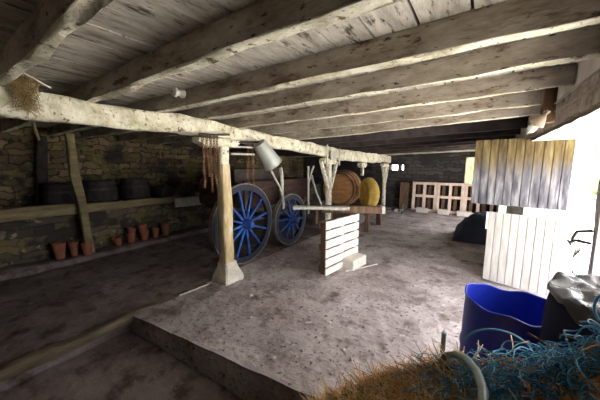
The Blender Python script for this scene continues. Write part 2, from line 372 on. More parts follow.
# far wall around its two slots and the narrow window
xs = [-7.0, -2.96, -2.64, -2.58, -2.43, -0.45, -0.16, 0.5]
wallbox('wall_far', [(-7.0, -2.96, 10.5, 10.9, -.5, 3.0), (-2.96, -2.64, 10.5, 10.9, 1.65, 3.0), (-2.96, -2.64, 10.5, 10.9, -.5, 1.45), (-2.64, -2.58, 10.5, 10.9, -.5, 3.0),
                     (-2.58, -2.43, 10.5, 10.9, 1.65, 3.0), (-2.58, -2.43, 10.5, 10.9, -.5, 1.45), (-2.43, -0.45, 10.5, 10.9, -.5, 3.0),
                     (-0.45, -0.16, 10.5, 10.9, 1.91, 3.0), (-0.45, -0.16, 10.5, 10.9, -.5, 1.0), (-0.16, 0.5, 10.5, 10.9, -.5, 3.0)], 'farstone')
b = MB()
for (x0, x1, z0, z1) in [(-0.45, -0.16, 1.0, 1.91)]:
    for q in (x0 + .012, x1 - .012): b.box((q, 10.56, (z0 + z1) / 2), (.024, .05, z1 - z0))
    for q in (z0 + .012, z1 - .012): b.box(((x0 + x1) / 2, 10.56, q), (x1 - x0, .05, .024))
struct('window_1', b, 'palletpink')
# right wall with the wide doorway
DY0, DY1, DZ = 1.15, 4.5, 1.96
wallbox('wall_right', [(0.5, 1.0, -2.1, DY0, -.5, 3.0), (0.5, 1.0, DY1, 7.0, -.5, 3.0), (0.5, 1.0, 9.4, 10.9, -.5, 3.0), (0.5, 1.0, 7.0, 9.4, 1.95, 3.0), (0.5, 1.0, DY0, DY1, DZ + .22, 3.0)], 'plaster')
b = MB(); b.timber([(0.56, DY0 - .3, DZ + .125), (0.56, 2.8, DZ + .12), (0.56, DY1 + .3, DZ + .125)], .14, .20, seed=21, wob=.008, rnd_c=.2)
tag(b.build('door_lintel', 'wash_old', smooth=True), 'stained pale timber lintel over the wide bright doorway', 'lintel')
b = MB()
g, _ = grid(0.485, 1.0, DY0, DY1, 12, 60, lambda x, y: DZ - 0.02 - .012 * nz((x * 6, y * 6, 2)) + .02 * (x - .5))
g.box((0.86, (DY0 + DY1) / 2, DZ + .11), (.27, DY1 - DY0, .20))
struct('trim_2', g, 'plaster')

# ---------------------------------------------------------------- loft floor boards (ceiling)
b = MB()
ys = [-1.7 + i * 0.4 for i in range(31)]; ys = [min(y, 10.55) for y in ys]
xk = -7.0; k = 0
while xk < 0.62:
    w = 0.235 + 0.05 * nz((k * 1.7, 0, 0)); x1 = xk + w - 0.016
    dz = 0.008 * nz((k * 2.3, 5, 0))
    for a, c in zip(ys, ys[1:]):
        if c <= a: continue
        vs = []
        for (x, y) in ((xk, a), (x1, a), (x1, c), (xk, c)):
            vs.append(b.bm.verts.new((x, y, soffit(x, y) + 0.145 + dz + .006 * nz((x * 3, y * 1.3, k)))))
        f = b.bm.faces.new(vs)
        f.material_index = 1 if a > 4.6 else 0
        up = [b.bm.verts.new(v.co + Vector((0, 0, .03))) for v in vs]
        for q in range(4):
            ff = b.bm.faces.new((vs[q], up[q], up[(q + 1) % 4], vs[(q + 1) % 4])); ff.material_index = f.material_index
    xk += w; k += 1
for a, c in zip(ys, ys[1:]):
    if c <= a: continue
    for (xa, xb) in ((-7.4, BX), (BX, 1.0)):
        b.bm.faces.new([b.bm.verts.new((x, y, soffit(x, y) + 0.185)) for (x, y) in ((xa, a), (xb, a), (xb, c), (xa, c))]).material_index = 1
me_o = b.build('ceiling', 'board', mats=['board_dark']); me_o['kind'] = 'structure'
wallbox('ceiling_loft', [(-7.5, 1.0, -2.1, 10.9, 3.0, 3.1)], 'board_dark')

# ---------------------------------------------------------------- ground outside
b, _ = grid(1.0, 40, -25, 40, 20, 30, lambda x, y: -0.06)
struct('ground', b, 'ground')

# ---------------------------------------------------------------- main beam and joists
b = MB()
pts = []; ws = []; hs = []
for y in (-1.65, 0, 1, 2.1, 3.2, 4.2, 5.0, 5.9, 7, 8, 9.2, 10.45):
    t, q = lerp_tab(BEAM_TOP, y), lerp_tab(BEAM_BOT, y)
    pts.append((BX - .01, y, (t + q) / 2)); ws.append(.18); hs.append(t - q - .004)
b.timber(pts, ws, hs, seed=2, wob=.022, step=.1, rnd_c=.42, n=20)
tag(b.build('main_beam', 'wash', smooth=True), 'long hewn whitewashed main beam running to the far wall on posts', 'beam')

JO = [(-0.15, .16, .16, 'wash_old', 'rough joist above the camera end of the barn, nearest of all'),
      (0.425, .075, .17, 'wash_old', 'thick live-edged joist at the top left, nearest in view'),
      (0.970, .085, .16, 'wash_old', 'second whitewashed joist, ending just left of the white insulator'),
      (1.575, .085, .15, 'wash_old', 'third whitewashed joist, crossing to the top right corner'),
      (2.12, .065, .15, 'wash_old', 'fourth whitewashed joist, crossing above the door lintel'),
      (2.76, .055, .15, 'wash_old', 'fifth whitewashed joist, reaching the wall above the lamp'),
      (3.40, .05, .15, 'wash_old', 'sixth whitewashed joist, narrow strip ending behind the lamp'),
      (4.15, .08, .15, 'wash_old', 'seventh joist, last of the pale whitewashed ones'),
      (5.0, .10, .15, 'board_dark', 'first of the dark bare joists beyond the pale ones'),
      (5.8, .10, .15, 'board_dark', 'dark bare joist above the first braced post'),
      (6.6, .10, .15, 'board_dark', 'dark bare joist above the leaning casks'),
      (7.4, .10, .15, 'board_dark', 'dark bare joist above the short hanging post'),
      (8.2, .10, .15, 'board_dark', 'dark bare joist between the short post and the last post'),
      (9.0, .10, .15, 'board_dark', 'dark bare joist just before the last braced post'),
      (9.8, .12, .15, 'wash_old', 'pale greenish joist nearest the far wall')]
JH = [0.0] * 15
for k, (y, w, h, m, lab) in enumerate(JO):
    b = MB(); P = []
    for x in (-6.95, -5.5, -4.2, BX, -2.0, -1.0, 0.0, 0.49):
        bow = 0.0
        yy = y - (0.06 if k in (4, 5, 6) else 0) * max(0, (x + 1.5) / 2) - (0.30 if k == 7 else 0) * max(0, (x + 2.0) / 2.5)
        P.append((x, yy + bow, soffit(x, y) + h / 2))
    b.timber(P, w, h, seed=k * 1.9 + 5, wob=.006 if k > 2 else (.010, .013, .012)[k], step=.09, rnd_c=.16 if k > 1 else .3, n=24)
    b.bm.faces.ensure_lookup_table()
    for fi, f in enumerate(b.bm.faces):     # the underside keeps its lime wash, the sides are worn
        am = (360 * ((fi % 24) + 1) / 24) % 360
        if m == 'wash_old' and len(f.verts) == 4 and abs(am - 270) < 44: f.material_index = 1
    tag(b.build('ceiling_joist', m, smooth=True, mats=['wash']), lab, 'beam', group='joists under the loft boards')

# ---------------------------------------------------------------- posts under the beam
p = thing('timber_post', 'stripped timber post on a stone plinth holding up the main beam, nearest the camera', 'post', (-2.93, 2.42, 0))
b = MB(); b.timber([(0, -.01, .26), (.0, 0, 1.2), (0, -.02, 1.66)], [.17, .17, .15], [.17, .17, .15], seed=3, wob=.012, rnd_c=.45); b.build('shaft', 'post', p, smooth=True)
b = MB(); b.timber([(0, -.02, 1.64), (0, -.01, 1.93)], .12, .14, seed=7, wob=.008, rnd_c=.35); b.build('neck', 'wash', p, smooth=True)
b = MB()
b.rings([[Vector((sx * s, sy * s, z)) for sx, sy in ((-1, -1), (1, -1), (1, 1), (-1, 1))] for s, z in ((.165, -.03), (.165, .05), (.105, .20), (.10, .28))])
bmesh.ops.bevel(b.bm, geom=list(b.bm.edges), offset=.014, segments=2, affect='EDGES')
bmesh.ops.subdivide_edges(b.bm, edges=list(b.bm.edges), cuts=2, use_grid_fill=True)
for v in b.bm.verts: v.co += Vector((nz(v.co * 9), nz(v.co * 9 + Vector((5, 5, 5))), nz(v.co * 9 + Vector((9, 1, 3))))) * .008
b.build('stone_plinth', 'plinth', p)
b = MB(); b.timber([(0, -.42, 1.96), (0, -.30, 1.93), (0, .18, 1.94), (0, .24, 1.97)], .15, [.05, .11, .11, .05], seed=8, wob=.012); b.build('bolster', 'wash', p, smooth=True)

def braced_post(name, y, lab, full=True, mat='wash', brace=True, bl=.3):
    q = thing(name, lab, 'post', (BX + .06, y, 0)); zb = lerp_tab(BEAM_BOT, y)
    z0 = 0 if full else zb - .40
    b = MB(); b.timber([(0, 0, z0), (0, .01, (z0 + zb) / 2), (0, 0, zb - .06)], .12 if full else .09, .11 if full else .09, seed=y, wob=.008); b.build('shaft', mat, q, smooth=True)
    b = MB(); b.timber([(0, -bl, zb - .06), (0, -bl + .08, zb - .09), (0, bl - .08, zb - .09), (0, bl, zb - .06)], .14, [.08, .14, .14, .08], seed=y + 2, wob=.01); b.build('bolster', mat, q, smooth=True)
    if brace:
        for s in (-1, 1):
            b = MB(); b.timber([(.02, s * .06, zb - .72), (.02, s * (bl + .08), zb - .10)], .07, .07, seed=y + s, wob=.006); b.build('brace', mat, q, smooth=True)
    return q
q = braced_post('braced_post', 5.42, 'whitewashed post with two slanting braces beside the tool-laden wagon')
for (y_, z_, w_, h_) in ((-.25, 1.86, .05, .46), (.36, 1.84, .05, .40), (.02, 1.86, .22, .20)):
    b = MB(); b.box((.095, y_, z_), (.02, w_, h_), bevel=.003); b.build('strap_plate', 'palegrey', q)
braced_post('hanging_post', 7.5, 'short pale post under a bolster block above the yellow tub', full=False, brace=False, bl=.22)
braced_post('braced_post', 9.72, 'slender braced post farthest away, near the two small wall slots', bl=.28)

# left bay: posts against the trough
b = MB(); b.timber([(-5.68, 1.52, 2.16), (-5.69, 1.54, 1.4), (-5.70, 1.60, 1.0), (-5.70, 1.64, .08)], [.12, .12, .11, .13], [.12, .12, .11, .13], seed=14, wob=.015)
tag(b.build('timber_post', 'railwood', smooth=True), 'crooked greenish timber post standing in front of the trough rail', 'post')
b = MB(); b.timber([(-6.85, 1.42, 2.19), (-6.82, 1.35, 1.4), (-6.82, 1.30, .82)], .15, .15, seed=15, wob=.02)
tag(b.build('timber_post', 'darkwood', smooth=True), 'dark log post against the rubble wall at the far left', 'post')

# ---------------------------------------------------------------- masonry trough, rail, barrels on it
b = MB(); b.box((-6.47, 4.35, .37), (1.06, 12.0, .86))
struct('wall_trough', b, 'troughstone')
b = MB(); b.timber([(-5.86, -1.6, .90), (-5.86, 1.0, .90), (-5.86, 3.2, .86), (-5.86, 4.0, .86)], [.14] * 4, [.20, .19, .13, .15], seed=31, wob=.012, rnd_c=.3)
tag(b.build('trough_rail', 'railwood', smooth=True), 'long worn timber rail along the top edge of the stone trough', 'rail')
b = MB(); b.timber([(-5.62, 3.24, .80), (-5.60, 4.4, .79)], .05, .19, seed=33, wob=.006, rnd_c=.2); b.timber([(-5.62, 4.42, .80), (-5.62, 5.6, .80)], .05, .17, seed=36, wob=.006, rnd_c=.2)
b.box((-5.9, 4.4, .89), (.5, 2.2, .03))
tag(b.build('bench_plank', 'palegrey'), 'weathered grey boards nailed along the trough behind the big wheel', 'board')

def barrel(name, lab, cat, r, h, loc, mat='barrelwood', rot=(0, 0, 0), hoops=(.1, .3, .7, .9), bulge=.14, group=None, lid=True, hoopmat='darkiron', inset=.03):
    t = thing(name, lab, cat, loc, group=group, rot=rot)
    b = MB(); prof = []
    n = 40
    for i in range(13):
        u = i / 12; prof.append((r * (1 - bulge * (2 * u - 1) ** 2), u * h))
    prof2 = [(prof[0][0] - .02, inset)] + [(prof[0][0] - .02, 0)] + prof + [(prof[-1][0] - .02, h), (prof[-1][0] - .02, h - inset)]
    rings = []
    for (rr, z) in prof2:
        rings.append([Vector(((rr + (-.006 if k % 3 == 0 else 0)) * math.cos(2 * PI * k / 48), (rr + (-.006 if k % 3 == 0 else 0)) * math.sin(2 * PI * k / 48), z)) for k in range(48)])
    b.rings(rings, cap=False); b.build('staves', mat, t, smooth=True)
    for z in (inset, h - inset):
        b = MB(); nb = 6; rr = prof[0][0] - .019
        for i in range(nb):
            x0 = -rr + 2 * rr * i / nb + .003; x1 = -rr + 2 * rr * (i + 1) / nb - .003
            seg = 8; top = []; bot = []
            for s in range(seg + 1):
                x = x0 + (x1 - x0) * s / seg; y = math.sqrt(max(0, rr * rr - x * x)); top.append((x, y)); bot.append((x, -y))
            poly = top + bot[::-1]
            # drop duplicates at the tips
            pp = [poly[0]]
            for a in poly[1:]:
                if (Vector(a) - Vector(pp[-1])).length > 1e-4: pp.append(a)
            if (Vector(pp[0]) - Vector(pp[-1])).length < 1e-4: pp.pop()
            b.rings([[Vector((x, y, z + dz)) for x, y in pp] for dz in (-.01, .01)])
        b.build('head', mat, t)
    for u in hoops:
        rr = r * (1 - bulge * (2 * u - 1) ** 2)
        b = MB(); n = 48; w = .02
        r0 = r * (1 - bulge * (2 * (u - w / h) - 1) ** 2); r1 = r * (1 - bulge * (2 * (u + w / h) - 1) ** 2)
        b.lathe([(r0, u * h - w), (r0 + .006, u * h - w), (r1 + .006, u * h + w), (r1, u * h + w)], n=48); b.build('hoop', hoopmat, t, smooth=True)
    return t
barrel('barrel', 'dark half-hidden barrel on the trough directly behind the crooked post', 'barrel', .26, .52, (-6.36, 1.50, .80))
barrel('barrel', 'wide dark barrel on the trough just right of the crooked post', 'barrel', .30, .54, (-6.32, 2.08, .80))
barrel('barrel', 'dark barrel on the trough between the widest one and the lying keg', 'barrel', .29, .56, (-6.32, 2.74, .80))
barrel('keg', 'small dark keg lying on its side on the trough end', 'keg', .19, .50, (-6.45, 3.35, .995), rot=(0, R(90), R(-10)), bulge=.2)
# bits on the bench boards
def sack(name, lab, cat, loc, s, mat, seed, **kw):
    b = MB(); g = bmesh.ops.create_icosphere(b.bm, subdivisions=3, radius=1)
    for v in b.bm.verts:
        n_ = nz(v.co * 1.6 + Vector((seed, 0, 0))) * .28 + nz(v.co * 4 + Vector((0, seed, 0))) * .10
        v.co = v.co * (1 + n_); v.co = Vector((v.co.x * s[0], v.co.y * s[1], max(-.85, v.co.z) * s[2] + s[2] * .85))
    o = b.build(name, mat, smooth=True); o.location = loc
    return tag(o, lab, cat, **kw)
sack('rag', 'crumpled dark blue rag on the grey trough boards', 'rag', (-5.85, 3.62, .91), (.14, .2, .06), 'tarp', 3)
sack('rag', 'small pale crumpled paper on the grey trough boards', 'paper', (-5.80, 3.98, .91), (.06, .1, .035), 'porcelain', 6)
b = MB(); b.box((-5.78, 3.40, .945), (.10, .22, .055), rot=Matrix.Rotation(.3, 3, 'Z')); tag(b.build('tile', 'terracotta'), 'small orange tile lying at the start of the grey trough boards', 'tile')

# ---------------------------------------------------------------- terracotta pots
def pot(r, h, loc, lab, tilt=(0, 0), mat='terracotta', group='terracotta pots along the trough'):
    t = thing('flower_pot', lab, 'flower pot', loc, group=group, rot=(tilt[0], tilt[1], rnd.uniform(0, 6)))
    b = MB(); b.lathe([(.001, 0), (r * .66, 0), (r * .88, h * .76), (r * .80, h * .78), (r * .58, .02), (.001, .02)], n=28); b.build('body', mat, t, smooth=True)
    b = MB(); b.lathe([(r * .86, h * .75), (r * .97, h * .75), (r, h), (r * .88, h), (r * .82, h * .75)], n=28); b.build('rim', mat, t, smooth=True)
    return t
PZ = .085
pot(0.095, .27, (-5.76, 1.24, PZ), 'largest terracotta pot, leftmost of the three left of the gap')
pot(0.072, .24, (-5.76, 1.43, PZ), 'middle terracotta pot of the three on the left')
pot(0.084, .21, (-5.60, 1.57, PZ), 'low wide terracotta pot, right of the left three')
pot(0.076, .17, (-5.76, 2.12, PZ + .012), 'small tipping terracotta pot starting the right-hand row', tilt=(.35, .0))
pot(0.084, .20, (-5.76, 2.34, PZ), 'terracotta pot carrying a tilted pot inside it')
pot(0.080, .20, (-5.76, 2.34, PZ + .10), 'tilted terracotta pot nested in the pot beside the tipping one', tilt=(.12, .1))
pot(0.095, .21, (-5.76, 2.60, PZ), 'terracotta pot carrying another, tallest pair of the row')
pot(0.095, .21, (-5.76, 2.60, PZ + .12), 'upper terracotta pot of the tallest nested pair', tilt=(-.12, .1))
pot(0.076, .20, (-5.78, 2.84, PZ), 'dim brownish terracotta pot right of the nested pairs')
pot(0.091, .26, (-5.78, 3.06, PZ), 'last terracotta pot of the row, nearest the wheel')

# ---------------------------------------------------------------- farm wagon
wg = thing('farm_wagon', 'old farm wagon with blue spoked wheels and dark red box', 'wagon', (-4.0, 3.7, 0))
def wheel(parent, loc, r, spokes, name='wheel', side=1):
    wh = bpy.data.objects.new(name, None); COL.objects.link(wh); wh.parent = parent; wh.location = loc; wh.rotation_euler = (0, R(90) * side, 0)
    b = MB(); b.lathe([(r - .11, -.035), (r - .012, -.035), (r - .012, .035), (r - .11, .035), (r - .11, -.035)], n=48); b.build('felloe', 'bluedark', wh, smooth=True)
    b = MB(); b.lathe([(r - .013, -.04), (r, -.04), (r, .04), (r - .013, .04), (r - .013, -.04)], n=48); b.build('iron_tyre', 'iron', wh, smooth=True)
    b = MB(); b.lathe([(.001, -.12), (.07, -.12), (.10, -.05), (.10, .05), (.075, .14), (.05, .20), (.001, .20)], n=20); b.build('hub', 'bluepaint', wh, smooth=True)
    for k in range(spokes):
        a = 2 * PI * (k + .35) / spokes
        b = MB(); b.timber([(math.cos(a) * .08, math.sin(a) * .08, .03), (math.cos(a) * (r - .07), math.sin(a) * (r - .07), 0)], [.045, .034], [.06, .04], seed=k, wob=.0, step=.3, rnd_c=.5, n=8)
        b.build('spoke', 'bluepaint', wh, smooth=True)
    return wh
wheel(wg, (.78, -.66, .675), .675, 12)
wheel(wg, (.78, .64, .53), .53, 10)
b = MB(); b.box((-.1, -.45, .42), (.12, .3, .84)); b.build('trestle', 'darkwood', wg)
wheel(wg, (-.78, .64, .53), .53, 10, side=-1)
for (y, z) in ((-.66, .675), (.64, .53)):
    b = MB(); b.timber([(-.35 if y < 0 else -.74, y, z), (.74, y, z)], .09, .09, seed=y, wob=.0); b.build('axle', 'darkwood', wg)
b = MB(); b.box((0, .60, .93), (1.15, 2.3, .06)); b.timber([(.35, -.75, .86), (.35, 1.7, .86)], .1, .1, wob=0); b.timber([(-.35, -.5, .86), (-.35, 1.7, .86)], .1, .1, wob=0); b.build('bed', 'redwood', wg)
for s in (-1, 1):
    b = MB()
    for k in range(3): b.box((s * .57, .60, 1.02 + k * .13), (.03, 2.3, .124))
    b.build('side_board', 'redwood', wg)
    for y in (-.45, .5, 1.6):
        b = MB(); b.box((s * .605, y, 1.12), (.04, .06, .50)); b.build('stake', 'darkwood', wg)
for y in (-.54, 1.74):
    b = MB()
    for k in range(3): b.box((0, y, 1.02 + k * .13), (1.1, .03, .124))
    b.build('end_board', 'redwood', wg)
# junk box loaded on the wagon
b = MB(); b.box((-4.1, 3.95, 1.27), (.8, 1.3, .62), bevel=.01); tag(b.build('crate', 'darkwood'), 'big dark wooden chest loaded on the wagon behind the large wheel', 'chest')

# tools and poles standing around the wagon
def pole(name, lab, cat, pts, r, mat, seed=0):
    b = MB(); b.timber(pts, 2 * r, 2 * r, seed=seed, wob=r * .5, rnd_c=.8, n=10, step=.1)
    return tag(b.build(name, mat, smooth=True), lab, cat)
pole('wooden_pole', 'pale stake with peeling surface standing at the wagon side near the bucket', 'pole', [(-3.18, 4.06, .80), (-3.19, 4.03, 1.2), (-3.19, 4.0, 1.60)], .03, 'palegrey', 2)
pole('wooden_pole', 'slim pale pole upright between the bucket and the braced post', 'pole', [(-3.17, 4.97, .55), (-3.17, 4.95, 1.62)], .022, 'palegrey', 3)
pole('wooden_pole', 'short dark forked pole behind the pale stake', 'pole', [(-3.30, 4.20, .9), (-3.30, 4.15, 1.62)], .025, 'darkwood', 4)
pole('metal_pipe', 'shiny grey pipe leaning diagonally beside the slim pale pole', 'pipe', [(-3.12, 5.0, 1.42), (-3.10, 5.18, 1.05), (-3.02, 5.42, .55)], .022, 'galv', 5)
pole('tool_handle', 'curved pale tool handle crossing the top of the slim pole', 'handle', [(-3.15, 4.93, 1.25), (-3.15, 5.03, 1.45), (-3.15, 5.16, 1.62)], .02, 'palegrey', 6)
pole('stick', 'thin curved pale stick hanging from the bucket rim', 'stick', [(-2.74, 3.20, 1.56), (-2.73, 3.26, 1.46), (-2.74, 3.42, 1.28), (-2.75, 3.48, 1.16)], .014, 'palegrey', 7)

# galvanised bucket hanging from a peg
bk = thing('bucket', 'grey galvanised bucket hanging tilted from a peg under the main beam', 'bucket', (-2.72, 2.91, 1.97))
bk.scale = (1.13,) * 3; bk.rotation_euler = Vector((.08, .44, -.55)).to_track_quat('Z', 'Y').to_euler()
b = MB(); b.lathe([(.001, 0), (.085, 0), (.09, .01), (.132, .34), (.14, .345), (.132, .352), (.126, .345), (.085, .015), (.001, .012)], n=36); b.build('body', 'galv', bk, smooth=True)
b = MB(); b.torus(.136, .009, Matrix.Translation((0, 0, .347))); b.build('rim', 'palegrey', bk, smooth=True)
b = MB(); b.tube([(.14 * math.cos(a), 0, .345 - .13 * math.sin(a)) if False else (.14 * math.cos(a), .14 * math.sin(a) * .35, .345 + .10 * math.sin(a)) for a in [PI * i / 14 for i in range(15)]], .004, 6); b.build('handle', 'darkiron', bk, smooth=True)
for z_, y_ in ((1.90, 2.52), (1.80, 2.52)):
    b = MB(); b.timber([(-2.88, y_, z_), (-2.80, y_ + .36, z_ + .005)], .026, .026, seed=z_, wob=.004, rnd_c=.8, n=8)
    tag(b.build('wooden_peg', 'palegrey', smooth=True), ('upper' if z_ > 1.85 else 'lower') + ' pale peg reaching from the near post towards the bucket', 'peg')
pole('wooden_peg', 'dark crooked peg stuck along the beam above the rusty chains', 'peg', [(-2.82, 1.98, 2.02), (-2.80, 2.2, 2.03), (-2.80, 2.42, 2.05)], .014, 'darkwood', 9)
pole('wooden_peg', 'dark peg under the beam that carries the bucket', 'peg', [(-2.86, 2.62, 1.97), (-2.76, 2.95, 1.99)], .016, 'darkwood', 10)

# rusty chains
def chain(lab, x, y, z0, z1, sw, seed):
    b = MB(); z = z0; k = 0
    while z > z1:
        ang = (k % 2) * PI / 2 + .3 * nz((k, seed, 0))
        mt = Matrix.Translation((x + .02 * nz((k * .15, seed, 1)), y + sw * nz((k * .12, seed, 2)), z)) @ Matrix.Rotation(ang, 4, 'Z') @ Matrix.Rotation(R(90), 4, 'X') @ Matrix.Diagonal((.75, 1.25, 1, 1))
        b.torus(.017, .0050, mt, n=12, m=5); z -= .034; k += 1
    return tag(b.build('chain', 'rust', smooth=True), lab, 'chain', group='rusty chains hanging from the main beam')
for i, (y, z1, lab) in enumerate([(2.04, 1.36, 'rusty chain leftmost in the bunch left of the near post'), (2.09, 1.52, 'short rusty chain second in the bunch left of the near post'),
                                  (2.14, 1.30, 'longest rusty chain in the middle of the bunch left of the near post'), (2.20, 1.42, 'rusty chain fourth in the bunch left of the near post'),
                                  (2.25, 1.58, 'rusty chain closest to the near post on its left')]):
    chain(lab, -2.83 + .012 * (i % 2), y, 2.0, z1, .06, i)
chain('rusty chain hanging below the bucket, left strand', -2.84, 2.80, 1.93, 1.38, .05, 11)
chain('rusty chain hanging below the bucket, right strand', -2.80, 2.86, 1.93, 1.34, .05, 12)

# straw nest on the beam
b = MB(); rr = random.Random(3)
for i in range(420):
    c = Vector((-2.85 + rr.gauss(0, .025), .53 + rr.gauss(0, .028), 2.24 + rr.gauss(0, .025)))
    if rr.random() < .45: c.z -= rr.random() * .16; c.x = -2.835 + rr.random() * .015
    d = Vector((rr.gauss(0, .35), rr.gauss(0, .6), rr.gauss(0, 1))).normalized() * rr.uniform(.03, .08)
    m_ = c + Vector((rr.gauss(0, .01), rr.gauss(0, .01), 0))
    b.tube([c - d, m_, c + d], .0016, 3)
tag(b.build('straw_nest', 'nest'), 'brown straw nest hanging over the main beam at the left', 'nest')
pole('wooden_splinter', 'thin pale lath wedged over the straw nest', 'lath', [(-2.84, .42, 2.26), (-2.74, .52, 2.30), (-2.84, .68, 2.25)], .006, 'wash', 12)

# hanging stick in the left bay, poles under the rear loft
pole('stick', 'short broken stick hanging under the beam at the far left', 'stick', [(-4.97, .97, 2.225), (-4.97, .98, 2.08), (-4.96, 1.0, 1.98)], .018, 'railwood', 13)
0 and pole('wooden_pole', 'thin pole laid level beneath the joists of the left bay', 'pole', [(-5.5, .6, 2.14), (-5.4, 2.5, 2.12), (-5.2, 4.4, 2.06)], .035, 'railwood', 17)

# ---------------------------------------------------------------- casks behind the wagon
rk = thing('cask_rack', 'dark low timber rack carrying the orange cask and yellow tub', 'rack', (-2.75, 6.7, 0))
for y in (-.45, .45):
    b = MB(); b.timber([(-1.15, y, .50), (.65, y, .50)], .12, .12, seed=y, wob=.01); b.build('beam', 'oldwood', rk)
    for x in (-1.0, .5):
        b = MB(); b.timber([(x, y, 0), (x, y, .45)], .12, .12, seed=x + y, wob=.01); b.build('leg', 'oldwood', rk)
barrel('cask', 'big orange-brown cask lying on the rack left of the yellow tub', 'cask', .50, 1.05, (-3.05, 6.15, 1.03), mat='orange', rot=(R(-90), 0, R(8)), bulge=.24, hoops=(.08, .22, .36, .64, .78, .92))
barrel('cask', 'short yellow wooden tub standing on edge beside the orange cask', 'tub', .40, .26, (-2.17, 6.42, .95), mat='yellow', rot=Vector((-.70, -.71, 0)).to_track_quat('Z', 'Y').to_euler(), bulge=.22, hoops=(.85,), hoopmat='yellow')

# ---------------------------------------------------------------- drawbar, plank, standing pallet, block
U = Vector((math.cos(R(31)), math.sin(R(31)), 0))
db = thing('drawbar', 'heavy brown timber drawbar resting across the standing pallet', 'drawbar', (-2.25, 3.97, .885), R(31))
b = MB(); b.timber([(0, 0, 0), (1.02, 0, 0)], .14, .125, seed=41, wob=.006, rnd_c=.2); b.build('beam', 'oldwood', db, smooth=True)
b = MB(); b.box((1.04, 0, 0), (.07, .145, .13), bevel=.01); b.build('end_block', 'palegrey', db)
b = MB(); b.tube([(1.1, 0, .0), (1.42, 0, .0)], .018); b.tube([(1.1, .07, .03), (1.3, .07, .02), (1.36, 0, .0)], .012); b.tube([(1.1, -.07, .0), (1.30, -.07, -.02), (1.36, 0, 0)], .012); b.box((1.24, 0, 0), (.05, .2, .05)); b.tube([(1.38, 0, -.07), (1.38, 0, .10)], .014); b.torus(.035, .012, Matrix.Translation((1.46, 0, 0)), n=16); b.build('coupling', 'darkiron', db, smooth=True)
b = MB(); mt = Matrix.Translation((.66, .02, -.16)) @ Matrix.Rotation(R(90), 4, 'X')
b.lathe([(.001, -.025), (.09, -.025), (.095, .0), (.09, .025), (.001, .025)], n=24, mat=mt); b.build('jockey_wheel', 'darkiron', db, smooth=True)
pl = Vector((-2.62, 3.62, .925))
b = MB(); b.timber([pl, pl + U * .95], .16, .05, seed=43, wob=.003, rnd_c=.15)
tag(b.build('plank', 'palegrey', smooth=True), 'pale grey plank reaching from the wagon onto the standing pallet', 'plank', )

pa = thing('pallet', 'pale slatted pallet standing on edge under the brown drawbar', 'pallet', (-1.80, 3.30, 0), R(-8))   # its length runs along local Y
for k in range(6):
    b = MB(); z = .055 + k * .143; b.box((.0, .46, z), (.022, .93, .118), bevel=.003); b.build('slat', 'pallet', pa)
for y in (.05, .46, .87):
    b = MB()
    b.box((-.06, y, .41), (.09, .09, .80), bevel=.004); b.build('bearer', 'pallet' if y > .1 else 'oldwood', pa)
for k in range(3):
    b = MB(); b.box((-.12, .46, .08 + k * .34), (.022, .93, .10), bevel=.003); b.build('slat', 'oldwood', pa)
b = MB(); b.box((0, 0, .085), (.20, .42, .17), bevel=.012); o = b.build('concrete_block', 'block'); o.location = (-1.60, 3.93, -.005); o.rotation_euler = (0, 0, R(-8)); tag(o, 'pale concrete block on the floor against the standing pallet', 'block')
pole('stick', 'thin pale stick lying on the floor beside the concrete block', 'stick', [(-1.62, 3.60, .02), (-1.30, 4.15, .03)], .010, 'palegrey', 19)

# ---------------------------------------------------------------- far wall pallets and blocks
def upright_pallet():
    t = thing('pallet', '', 'pallet', (0, 0, 0), group='pallets standing against the far wall')
    for x in (-.36, 0, .36):
        b = MB(); b.box((x, 0, .52), (.09, .09, 1.02), bevel=.004); b.build('upright', 'palletpink', t)
    for z in (.05, .55, 1.0):
        b = MB(); b.box((0, -.055, z), (.80, .02, .09), bevel=.002); b.build('cross_board', 'palletpink', t)
    for x in (-.20, .16):
        b = MB(); b.box((x, .07, .52), (.10, .02, 1.0)); b.build('back_board', 'oldwood', t)
    return t
up0 = upright_pallet()
PL = ['pinkish upright pallet against the far wall, leftmost of the row', 'pinkish upright pallet second from the left against the far wall'  ,
      'pinkish upright pallet third from the left against the far wall']
for k, lab in enumerate(PL):
    o = up0 if k == 0 else copy_tree(up0)
    o.location = (-1.62 + k * .81, 10.25 - .02 * (k % 2), 0); o.rotation_euler = (R(-3), 0, R((-2, 2, -1, 1)[k])); o['label'] = lab
for k, (x, w, lab) in enumerate([(-1.62, .36, 'grey block at the foot of the leftmost far pallet'), (-.95, .34, 'grey block at the foot of the far pallets, second along'), (-.35, .40, 'wide grey block at the foot of the far pallets, nearest the doors')]):
    b = MB(); b.box((0, 0, .08), (w, .2, .16), bevel=.01); o = b.build('concrete_block', 'block'); o.location = (x, 9.95, 0); tag(o, lab, 'block', group='blocks at the foot of the far pallets')
b = MB(); b.box((0, 0, .5), (.3, .05, 1.0)); 
o = b.build('wooden_board', 'oldwood'); o.location = (-2.32, 10.28, 0); o.rotation_euler = (R(-4), 0, 0); tag(o, 'narrow brown board leaning at the far wall left of the pallets', 'board')

